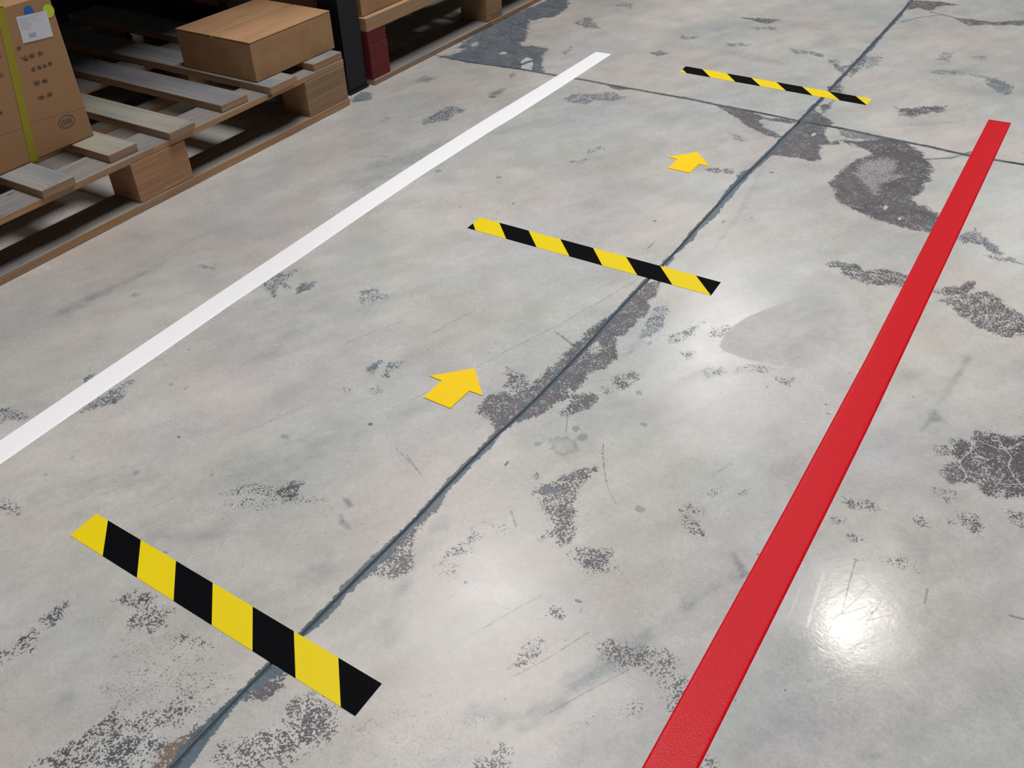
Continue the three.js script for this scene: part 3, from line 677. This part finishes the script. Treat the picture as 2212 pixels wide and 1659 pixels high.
const redVinyl = new THREE.MeshPhysicalMaterial({ color: new THREE.Color('rgb(203,6,27)'), roughness: 0.46, specularIntensity: 0.4, roughnessMap: tapeGrain, bumpMap: tapeGrain, bumpScale: 0.00025 });
tag(part('floor_tape', tapeStrip(whiteLeft, whiteRight, 90, 0.0016, -0.254, -0.256), whiteVinyl, scene), 'long white marking tape laid along the floor beside the pallets', 'floor tape');
tag(part('floor_tape_001', tapeStrip(redLeft, redRight, 90, 0.0016, -0.2356, -0.238), redVinyl, scene), 'long red marking tape laid along the floor across from the pallets', 'floor tape');

const yellowVinyl = new THREE.MeshPhysicalMaterial({ color: new THREE.Color('rgb(234,208,0)'), roughness: 0.5, specularIntensity: 0.4, bumpMap: tapeGrain, bumpScale: 0.00004 });
const blackVinyl = new THREE.MeshPhysicalMaterial({ color: new THREE.Color('rgb(5,6,11)'), roughness: 0.65, specularIntensity: 0.1, bumpMap: tapeGrain, bumpScale: 0.00004 });
function plate(points, thick, y = 0, bevel = 0) {        // an outline on the floor (x, z) given thickness
  const s = new THREE.Shape(points.map(([x, z]) => new THREE.Vector2(x, -z)));
  return new THREE.ExtrudeGeometry(s, { depth: thick, bevelEnabled: bevel > 0, bevelSize: bevel, bevelOffset: -bevel, bevelThickness: bevel, bevelSegments: 2 }).rotateX(-Math.PI / 2).translate(0, y, 0);
}
function hazardTape(top, bottom, zTop, zBottom, firstBlack, label, corner) {   // x of the stripes' ends along both long edges
  const g = thing('hazard_tape', [(top[0] + top[top.length - 1]) / 2, 0, (zTop[0] + zBottom[0]) / 2]), ox = g.position.x, oz = g.position.z;
  tag(g, label, 'floor tape', 'black and yellow striped tapes across the walkway');
  const n = top.length - 1, zt = (x) => zTop[0] + (zTop[1] - zTop[0]) * (x - top[0]) / (top[n] - top[0]), zb = (x) => zBottom[0] + (zBottom[1] - zBottom[0]) * (x - bottom[0]) / (bottom[bottom.length - 1] - bottom[0]);
  const stripe = (pts, black) => part(black ? 'black_stripe' : 'yellow_stripe', plate(pts.map(([x, z]) => [x - ox, z - oz]), 0.0005, 0.00006), black ? blackVinyl : yellowVinyl, g);
  if (corner) {
    const [x0, x1, cut] = corner;
    stripe([[bottom[0], zb(bottom[0])], [x1, zb(x1)], [x0, cut]], !firstBlack);
    stripe([[top[0], zt(top[0])], [x0, cut], [x1, zb(x1)], [bottom[1 + corner[3]], zb(bottom[1 + corner[3]])], [top[1], zt(top[1])]], firstBlack);
  }
  const k0 = corner ? 1 : 0, shift = corner ? corner[3] : 0;
  for (let k = k0; k < n; k++) {
    const b0 = bottom[k + shift], b1 = bottom[k + 1 + shift], pts = [[top[k], zt(top[k])], [b0, zb(b0)]];
    if (b1 !== undefined) pts.push([b1, zb(b1)]);        // the last stripe may be cut to a triangle
    stripe([...pts, [top[k + 1], zt(top[k + 1])]], (k % 2 === 0) === firstBlack);
  }
}
hazardTape([-0.4653, -0.4387, -0.363, -0.2857, -0.2091, -0.1302, -0.0533, 0.0251, 0.0976], [-0.4635, -0.3864, -0.31, -0.2324, -0.1559, -0.0787, -0.0016, 0.0746, 0.0978], [1.982, 1.995], [2.032, 2.0475], false, 'striped hazard tape stuck down before the arrow with one yellow and one black end');
hazardTape([-0.4796, -0.4261, -0.348, -0.2661, -0.1845, -0.105, -0.0258, 0.0546, 0.1091], [-0.4766, -0.4543, -0.3723, -0.2938, -0.2116, -0.1326, -0.0515, 0.0276, 0.1108], [0.8965, 0.8955], [0.9525, 0.952], false, 'striped hazard tape between the two yellow arrows', [-0.4775, -0.4543, 0.928, 1]);
hazardTape([-0.4652, -0.4099, -0.3288, -0.2503, -0.1712, -0.0916, -0.0126, 0.0653, 0.1123], [-0.4625, -0.4386, -0.3599, -0.2804, -0.2007, -0.1233, -0.0436, 0.0349, 0.112], [-0.257, -0.2425], [-0.202, -0.1895], true, 'striped hazard tape just past the joint that runs across the floor', [-0.4635, -0.4386, -0.226, 1]);

const arrowVinyl = new THREE.MeshPhysicalMaterial({ color: new THREE.Color('rgb(248,206,0)'), roughness: 0.5, specularIntensity: 0.4, bumpMap: tapeGrain, bumpScale: 0.00004 });
function arrow(x, z, pts, label) {
  const m = part(numbered('floor_arrow'), plate(pts.map(([a, b]) => [a - x, b - z]), 0.0012, 0.00004, 0.0003), arrowVinyl, scene);
  m.position.set(x, 0, z);
  tag(m, label, 'floor arrow');
}
arrow(-0.168, 1.45, [[-0.1668, 1.3886], [-0.2245, 1.4476], [-0.1969, 1.4482], [-0.1972, 1.503], [-0.1394, 1.5047], [-0.1379, 1.448], [-0.1102, 1.4475]], 'yellow arrow sticker beside the large dark worn patch on the joint');
arrow(-0.179, 0.39, [[-0.1812, 0.3265], [-0.2364, 0.3915], [-0.208, 0.3917], [-0.2083, 0.451], [-0.1491, 0.4514], [-0.1484, 0.393], [-0.1215, 0.393]], 'yellow arrow sticker between two hazard tapes near the crossing of the joints');

// ---------------------------------------------------------------- wood and cardboard
function woodMaps(seed, c0, c1, grey, rough) {
  const w = 512, h = 128, r = rng(seed), knots = [];
  for (let k = 0; k < 3; k++) knots.push([r(), r(), 0.02 + r() * 0.02]);
  const d = speckle(w, h, seed, (u, v, q) => {
    let bend = vn(u * 4, v * 2, 3, seed * 7) * 0.9;
    for (const [ku, kv, kr] of knots) { const dd = Math.hypot((u - ku) * 3, v - kv); bend += 0.35 * Math.exp(-dd * dd / (kr * kr * 30)); }
    const line = vn(u * 6, (v + bend * 0.12) * 40, 63, seed * 3 + 5) * 0.6 + vn(u * 12, (v + bend * 0.1) * 90, 127, seed * 5 + 9) * 0.4;
    const wear = smooth(0.4, 0.75, vn(u * 6, v * 3, 7, seed * 11) * 0.7 + line * 0.3), n = (q() - 0.5) * 10;
    let knot = 0; for (const [ku, kv, kr] of knots) knot = Math.max(knot, smooth(kr, kr * 0.5, Math.hypot((u - ku) * 4, v - kv)));
    return [0, 1, 2].map((k) => clamp((c0[k] + (c1[k] - c0[k]) * line) * (1 - knot * 0.45) * (1 - wear * 0.5) + grey[k] * wear * 0.5 + n, 0, 255));
  });
  const t = dataTexture(d, w, h, true, true);
  return new THREE.MeshStandardMaterial({ map: t, roughness: rough, bumpMap: t, bumpScale: 0.0006 });
}
const oldBoards = [woodMaps(21, [160, 156, 150], [124, 122, 120], [106, 122, 134], 0.8), woodMaps(22, [168, 164, 150], [136, 132, 120], [104, 128, 138], 0.8), woodMaps(23, [142, 140, 144], [112, 110, 114], [98, 108, 122], 0.8)];
const greyTop = woodMaps(24, [150, 144, 138], [118, 112, 108], [112, 116, 124], 0.85);
const paleWood = [woodMaps(31, [196, 158, 120], [160, 122, 88], [158, 138, 118], 0.75), woodMaps(32, [192, 156, 122], [154, 118, 88], [138, 122, 110], 0.75)];
const blockWood = [woodMaps(41, [198, 154, 116], [164, 122, 90], [150, 120, 100], 0.85), woodMaps(42, [190, 150, 112], [150, 116, 84], [120, 110, 88], 0.85)];
const redBlock = woodMaps(51, [122, 24, 32], [96, 18, 26], [90, 36, 40], 0.7);
function board(x0, x1, y0, y1, z0, z1) {                 // uv along the length, so that the grain runs with the board
  const g = box(x0, x1, y0, y1, z0, z1, 0.002), p = g.attributes.position, n = g.attributes.normal, uv = g.attributes.uv, alongX = x1 - x0 > z1 - z0;
  for (let i = 0; i < p.count; i++) {
    const len = alongX ? p.getX(i) : p.getZ(i), wid = alongX ? p.getZ(i) : p.getX(i), y = p.getY(i), side = Math.abs(n.getY(i)) < 0.6;
    const end = Math.abs(alongX ? n.getX(i) : n.getZ(i)) > 0.6;
    uv.setXY(i, end ? wid / 1.2 : len / 1.2, side ? y / 0.15 : wid / 0.15);
  }
  return g;
}
const sixSides = (top, side) => [side, side, top, side, side, side];   // weathered on top, cleaner on the sawn sides
function pallet(name, position, label, build) { const g = thing(name, position); tag(g, label, 'pallet', 'wooden pallets along the rack'); build(g); return g; }
// nearer pallet: deck boards run away from the walkway
pallet('wooden_pallet', [-1.21, 0, 1.18], 'weathered wooden pallet carrying the strapped carton and the low carton', (g) => {
  const ox = -1.21, oz = 1.18, B = (name, m, x0, x1, y0, y1, z0, z1) => part(name, board(x0 - ox, x1 - ox, y0, y1, z0 - oz, z1 - oz), m, g);
  [[-1.213, 0.487, 0.607, 0], [-1.195, 0.695, 0.797, 0], [-1.217, 0.858, 0.95, 2], [-1.197, 1.057, 1.137, 1], [-1.222, 1.213, 1.294, 1], [-1.2, 1.403, 1.486, 0], [-1.211, 1.59, 1.68, 2], [-1.213, 1.79, 1.865, 0]].forEach(([x, a, b, m], i) => B('deck_board', sixSides(oldBoards[m], paleWood[1]), x - 1.06 + (i % 3) * 0.012, x, 0.1342, 0.154, a, b));
  for (const [x0, x1] of [[-1.31, -1.21], [-1.79, -1.69], [-2.27, -2.17]]) {
    B('stringer_board', sixSides(greyTop, paleWood[x0 > -1.5 ? 0 : 1]), x0, x1, 0.118, 0.134, 0.487, 1.868);
    for (const [z0, z1] of [[0.489, 0.655], [1.09, 1.255], [1.7, 1.865]]) B('block', blockWood[z0 > 1 && z0 < 1.5 ? 0 : 1], x0 + 0.003, x1 + 0.001, 0.0202, 0.1178, z0, z1);
    B('bottom_board', sixSides(greyTop, paleWood[0]), x0, x1 + 0.003, 0, 0.02, 0.487, 1.87);
  }
});
// farther pallet: deck boards run along the walkway, end block painted red
pallet('wooden_pallet', [-1.245, 0, -0.34], 'wooden pallet with a red painted end block beside the dark rack post', (g) => {
  const ox = -1.245, oz = -0.34, B = (name, m, x0, x1, y0, y1, z0, z1) => part(name, board(x0 - ox, x1 - ox, y0, y1, z0 - oz, z1 - oz), m, g);
  [[-1.37, -1.247, 0], [-1.53, -1.415, 1], [-1.675, -1.57, 0], [-1.83, -1.71, 1], [-1.98, -1.87, 0], [-2.13, -2.02, 1], [-2.3, -2.18, 0]].forEach(([x0, x1, m]) => B('deck_board', m ? oldBoards[0] : paleWood[0], x0, x1, 0.1582, 0.198, -1.02, 0.328));
  for (const [z0, z1] of [[0.24, 0.328], [-0.415, -0.318], [-1.015, -0.915]]) {
    B('stringer_board', z0 > 0 ? redBlock : paleWood[1], -2.3, -1.248, 0.118, 0.158, z0, z1);
    for (const [x0, x1] of [[-1.36, -1.246], [-1.84, -1.74], [-2.3, -2.2]]) B('block', z0 > 0 && x1 > -1.4 ? redBlock : blockWood[1], x0, x1, 0.0162, 0.1178, z0, z1);
  }
  for (const [x0, x1] of [[-1.36, -1.242], [-1.84, -1.74], [-2.3, -2.2]]) B('bottom_board', sixSides(greyTop, paleWood[1]), x0, x1, 0, 0.016, -1.02, 0.328);
});

function cardboard(seed, base) {
  const d = speckle(256, 256, seed, (u, v, q) => { const f = (vn(u * 8, v * 4, 7, seed) - 0.5) * 14 + (vn(u * 128, v * 8, 127, seed * 3) - 0.5) * 9 + (q() - 0.5) * 8; return base.map((c) => clamp(c + f, 0, 255)); });
  return new THREE.MeshStandardMaterial({ map: dataTexture(d, 256, 256, true, true), roughness: 0.85 });
}
const kraft = cardboard(61, [176, 136, 98]);
// low carton
function carton(name, position, label, hx, ht, hz) {
  const g = thing(name, position);
  tag(g, label, 'box');
  part('body', box(-hx, hx, 0.0002, ht - 0.004, -hz, hz, 0.003), kraft, g);
  part('flap', box(-hx, -0.0015, ht - 0.0038, ht, -hz, hz, 0.0015), kraft, g);
  part('flap', box(0.0015, hx, ht - 0.0038, ht, -hz, hz, 0.0015), kraft, g);
  return g;
}
carton('cardboard_box', [-1.388, 0.154, 0.63], 'low plain brown carton lying at the end of the weathered pallet', 0.139, 0.105, 0.158);
carton('cardboard_box', [-1.47, 0.198, 0.02], 'wide plain brown carton on the pallet with the red end block', 0.205, 0.16, 0.3);
// strapped carton with its printed side, delivery label and stickers
{
  const Y = 0.154, ZC = 1.431, g = thing('cardboard_box', [-1.514, Y, ZC]);
  tag(g, 'tall printed brown carton with a yellow strap and a white label', 'box');
  const X = 0.165, HT = 0.322;
  part('body', box(-0.17, X, 0.0002, HT, -0.2, 0.2, 0.003), kraft, g);
  // printing: blocks of small dark marks, too blurred in the photograph to read
  const cv = document.createElement('canvas'); cv.width = 985; cv.height = 785;
  const c = cv.getContext('2d'), r = rng(77), S = 2500, px = (z) => (ZC + 0.197 - z) * S, py = (y) => (Y + 0.318 - y) * S;
  c.fillStyle = 'rgb(172,132,95)'; c.fillRect(0, 0, 1024, 820);
  for (let k = 0; k < 5000; k++) { const v = 160 + r() * 30; c.fillStyle = `rgba(${v},${v * 0.77},${v * 0.56},0.25)`; c.fillRect(r() * 1024, r() * 820, 2 + r() * 30, 1); }
  const row = (y, za, zb, h, n) => {                     // n smudged, illegible characters of ink
    for (let k = 0; k < n; k++) for (let q = 0; q < 16; q++) {
      const wd = (px(zb) - px(za)) / n, x = px(za) + wd * (k + 0.12 + 0.6 * r());
      c.fillStyle = 'rgba(60,50,58,0.24)'; c.beginPath(); c.ellipse(x, py(y) + (r() - 0.5) * h * 0.6, wd * (0.12 + 0.16 * r()), h * (0.08 + 0.1 * r()), (r() - 0.5) * 0.8, 0, 7); c.fill();
    }
  };
  row(0.39, 1.346, 1.33, 34, 1); row(0.3665, 1.343, 1.286, 38, 3); row(0.339, 1.331, 1.272, 36, 4); row(0.31, 1.335, 1.296, 40, 2); row(0.278, 1.337, 1.296, 40, 2);
  row(0.389, 1.4, 1.377, 34, 1); row(0.35, 1.43, 1.39, 30, 2); row(0.277, 1.445, 1.42, 36, 1); 
  c.strokeStyle = 'rgba(70,62,72,0.6)'; c.lineWidth = 8; c.beginPath(); c.ellipse(px(1.2885), py(0.2085), 52, 34, 0, 0, 7); c.stroke();
  for (let k = 0; k < 5; k++) { c.fillStyle = 'rgba(70,62,72,0.6)'; c.fillRect(px(1.2885) - 36 + k * 15, py(0.2085) - 18, 10, 36); }
  c.strokeStyle = 'rgba(120,88,60,0.9)'; c.lineWidth = 3; c.beginPath(); c.moveTo(0, py(0.242)); c.lineTo(px(1.393), py(0.232)); c.lineTo(px(1.36), py(0.236)); c.lineTo(985, py(0.222)); c.stroke();
  const print = new THREE.CanvasTexture(cv); print.colorSpace = THREE.SRGBColorSpace;
  const pm = part('printed_side', new THREE.PlaneGeometry(0.394, 0.314).rotateY(Math.PI / 2).translate(X + 0.0003, 0.161, 0), new THREE.MeshStandardMaterial({ map: print, roughness: 0.85 }), g);
  pm.userData.label = 'brown carton side printed with rows of dark marks';
  const strapMat = new THREE.MeshPhysicalMaterial({ color: new THREE.Color('rgb(160,154,28)'), roughness: 0.5 });
  const z0 = 1.396 - ZC, z1 = 1.35 - ZC, front = box(X, X + 0.0014, 0, HT + 0.0012, -0.009, 0.009), fp = front.attributes.position;
  for (let i = 0; i < fp.count; i++) fp.setZ(i, fp.getZ(i) + z0 + (z1 - z0) * fp.getY(i) / HT);                        // the strap sits a little slantwise
  part('strap', mergeGeometries([front, box(-0.1714, X + 0.0014, HT, HT + 0.0014, z1 - 0.009, z1 + 0.009), box(-0.1714, -0.17, 0, HT, z1 - 0.009, z1 + 0.009)]), strapMat, g).userData.label = 'yellow plastic packing strap';
  const lc = document.createElement('canvas'); lc.width = 256; lc.height = 192; const l = lc.getContext('2d');
  l.fillStyle = 'rgb(222,222,234)'; l.fillRect(0, 0, 256, 192); l.fillStyle = 'rgba(120,130,165,0.5)';
  for (let k = 0; k < 9; k++) l.fillRect(14, 16 + k * 10, 60 + r() * 40, 4);
  l.fillRect(60, 132, 60, 34); for (let k = 0; k < 4; k++) l.fillRect(110, 18 + k * 12, 90 * r() + 30, 3);
  const lt = new THREE.CanvasTexture(lc); lt.colorSpace = THREE.SRGBColorSpace;
  const label = part('shipping_label', new THREE.PlaneGeometry(0.073, 0.054).rotateY(Math.PI / 2).rotateX(-0.07), new THREE.MeshStandardMaterial({ map: lt, roughness: 0.6 }), g);
  label.position.set(X + 0.0012, 0.421 - Y, 1.288 - ZC); label.userData.label = 'white paper delivery label';
  const dot = (y, z, rad, col, what) => { const m = part('sticker', new THREE.CylinderGeometry(rad, rad, 0.0003, 24).rotateZ(Math.PI / 2), new THREE.MeshStandardMaterial({ color: col, roughness: 0.5 }), g); m.position.set(X + 0.0009, y - Y, z - ZC); m.userData.label = what; };
  dot(0.454, 1.29, 0.011, 0x1f66c0, 'round blue sticker'); dot(0.443, 1.245, 0.014, 0xc4dc3a, 'round lime green sticker');
}

// ---------------------------------------------------------------- pallet rack
{
  const navy = new THREE.MeshStandardMaterial({ color: new THREE.Color('rgb(11,17,31)'), roughness: 0.5, metalness: 0.2 });
  const deckSteel = new THREE.MeshStandardMaterial({ color: 0x4a4c50, roughness: 0.7, metalness: 0.3 });
  const ox = -1.8, oz = 0.39, g = thing('pallet_rack', [ox, 0, oz]);
  tag(g, 'dark navy steel pallet rack whose front post stands between the two pallets', 'rack');
  const B = (name, m, x0, x1, y0, y1, z0, z1) => part(name, box(x0 - ox, x1 - ox, y0, y1, z0 - oz, z1 - oz, 0.002), m, g);
  for (const z of [0.345, 3.05, -2.4]) {
    for (const x of [-1.335, -2.42]) {
      const p = B('upright_post', navy, x, x + 0.078, 0.008, 2.6, z, z + 0.085);
      part('foot_plate', box(x - 0.006 - ox, x + 0.082 - ox, 0, 0.008, z - 0.002 - oz, z + 0.087 - oz), navy, p);
    }
    B('brace', navy, -2.342, -1.335, 0.1, 0.155, z + 0.015, z + 0.055);
    B('brace', navy, -2.342, -1.335, 0.95, 1.0, z + 0.015, z + 0.055);
  }
  for (const x of [-1.3, -2.42]) B('unseen_beam', navy, x - 0.04, x + 0.01, 1.28, 1.4, -2.4, 3.135);  // shelf level is out of view, set to shade the pallets
  B('unseen_shelf_deck', deckSteel, -2.43, -1.31, 1.4001, 1.42, -2.4, 3.13);  // unseen, keeps the roof light off the deck boards below
  B('added_back_panel', deckSteel, -2.45, -2.43, 0.05, 2.6, -2.4, 3.13);  // added sheet that blocks light, keeping the rear of the rack dark
}
renderer.render(scene, camera);
